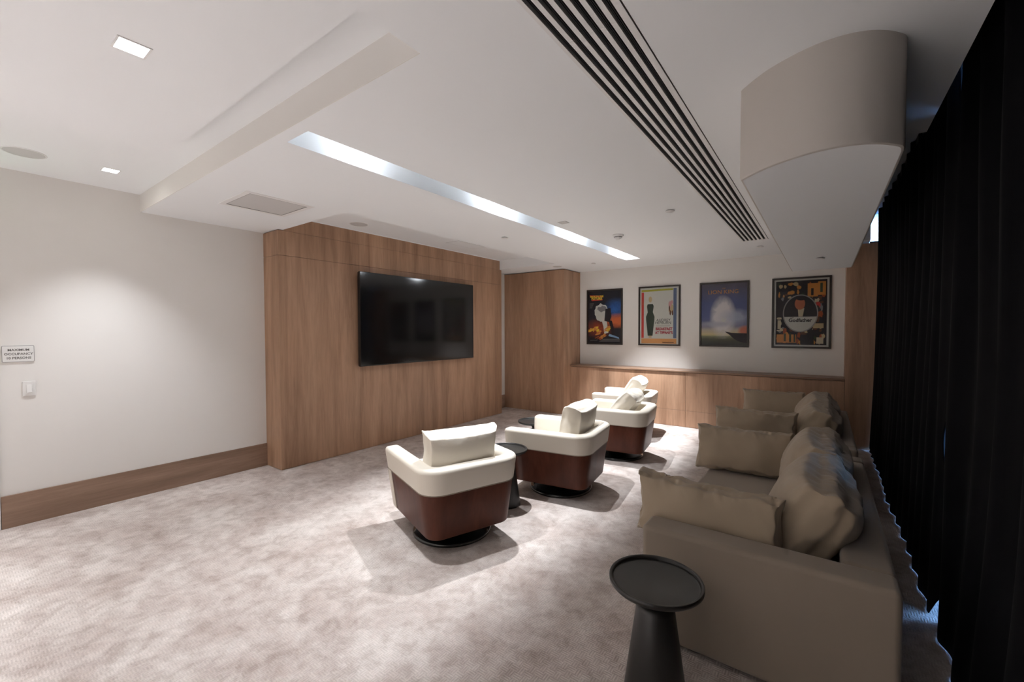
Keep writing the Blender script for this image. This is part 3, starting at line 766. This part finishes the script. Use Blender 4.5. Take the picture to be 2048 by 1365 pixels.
# ------------------------------------------------------------------ sofas
def make_sofa(label):
    Ls = 2.10
    t = thing('sofa', label, 'sofa', (0, 0, 0), 0, 'beige fabric sofas')
    bx('plinth', -.66, .20, .06, Ls-.06, .0, .035, 'black', t)
    bx('seat_base', -.735, .07, .165, Ls-.165, .03, .255, 'sofa', t, .02, 3)
    for nm, y0 in (('arm', 0), ('arm', Ls-.16)): bx(nm, -.73, .25, y0, y0+.16, .02, .57, 'sofa', t, .026, 4)
    bx('backrest', .07, .25, .158, Ls-.158, .02, .568, 'sofa', t, .028, 4)
    bm = bmesh.new(); box(bm, -.745, .065, .168, Ls-.168, .257, .42)
    bmesh.ops.subdivide_edges(bm, edges=bm.edges[:], cuts=6, use_grid_fill=True)
    for v in bm.verts:
        if v.co.z > .41: v.co.z += .012*math.sin(PI*(v.co.y-.168)/(Ls-.336))
    obj('seat_cushion', bm, 'sofa', t, bev=.03, seg=3)
    return t
sf1 = make_sofa('beige fabric sofa in the foreground, backing onto the black curtains'); sf1.location = (0, 2.095, 0)
sf2 = copy_tree(sf1); sf2['label'] = 'second beige fabric sofa, farther away beside the oak wainscot'; sf2.location = (-.015, 4.39, 0)
GC = 'loose cushions on the sofas'
KW = dict(boxed=.55, wr=.016, ears=.05, crown=.30)
cushion('arm_cushion', 'long beige cushion against the near arm of the foreground sofa', (.70, .15, .33), (-.485, 2.35, .592), (R(-5), R(1), R(-2)), 'cushion', 3, GC, **KW)
cushion('arm_cushion', 'beige rectangular cushion at the far arm of the foreground sofa, facing the camera', (.67, .15, .35), (-.50, 3.74, .600), (R(-14), 0, R(2)), 'cushion', 5, GC, **KW)
cushion('arm_cushion', 'beige cushion against the near arm of the second sofa', (.70, .14, .35), (-.53, 4.68, .605), (R(-4), 0, R(-2)), 'cushion', 7, GC, **KW)
cushion('arm_cushion', 'upright beige cushion at the far arm of the second sofa, next to the wainscot', (.66, .14, .36), (-.50, 6.14, .615), (R(-10), 0, R(2)), 'cushion', 9, GC, **KW)
KB = dict(boxed=.45, wr=.012, ears=.04, crown=.45)
for (xx, yy, sd, lab) in ((-.045, 2.74, 21, 'plump beige back cushion at the near end of the foreground sofa'), (-.045, 3.56, 23, 'plump beige back cushion at the far end of the foreground sofa'),
                      (-.06, 5.02, 25, 'plump beige back cushion at the near end of the second sofa'), (-.06, 5.83, 27, 'beige back cushion at the far end of the second sofa')):
    cushion('back_cushion', lab, (.81, .26, .42), (xx+.005, yy, .622), (R(-30), 0, R(-90)), 'cushion', sd, GC, **KB)

# ------------------------------------------------------------------ curtains
def curtain(label, y0f, y1f, x0, amp, wl, seed, ztop=2.985, hem=.002, ny=260, nz=60, gap=None):
    bm = bmesh.new(); rnd = random.Random(seed)
    g = []
    for i in range(ny+1):
        col = []
        for k in range(nz+1):
            v = k/nz; z = hem+(ztop-hem)*v
            u = i/ny; y = y0f(z)+(y1f(z)-y0f(z))*u; y += (gap(z)*math.exp(-u*14) if gap else 0)
            ph = (y*2*PI/wl)+1.3*noise.noise(Vector((y*1.7, seed, z*.25)))+.5*noise.noise(Vector((y*4, seed, z*.5)))
            a = amp*(.40+.60*v**.6)*(.7+.5*noise.noise(Vector((y*2.3+seed, 0, z*.4))))
            x = x0+a*math.sin(ph)+.25*a*math.sin(2.1*ph+seed)+.02*noise.noise(Vector((y*1.1, z*.8, seed)))
            x -= .07*(1-v)**2
            zz = z
            col.append(bm.verts.new((x, y, max(zz, .003))))
        g.append(col)
    for i in range(ny):
        for k in range(nz): bm.faces.new((g[i][k], g[i+1][k], g[i+1][k+1], g[i][k+1]))
    o = obj('curtain', bm, 'curtain', None, True); s = o.modifiers.new('s', 'SOLIDIFY'); s.thickness = .004; s.offset = 0
    return tag(o, label, 'curtain', 'black velvet curtains')
def bumpf(z, c, h): return max(0, 1-((z-c)/h)**2)
curtain('black velvet curtain panel nearest the camera at the right edge', lambda z: YB+.02, lambda z: 3.10, .56, .055, .30, 2)
curtain('black velvet curtain panel running behind the two sofas', lambda z: 3.07, lambda z: 7.04-.09*max(0, 1-z/.05), .56, .045, .27, 5, gap=lambda z: 0.095*bumpf(z, .96, .23)+.11*max(0, 1-z/.16)+.06*max(0, (z-2.3)/.5))
t = thing('curtain_track', 'black curtain track hidden in the ceiling pocket', 'curtain track', (.56, 2, 2.94))
bx('rail', -.015, .015, YB+.1-2, 7.0-2, 0, .06, 'black', t)
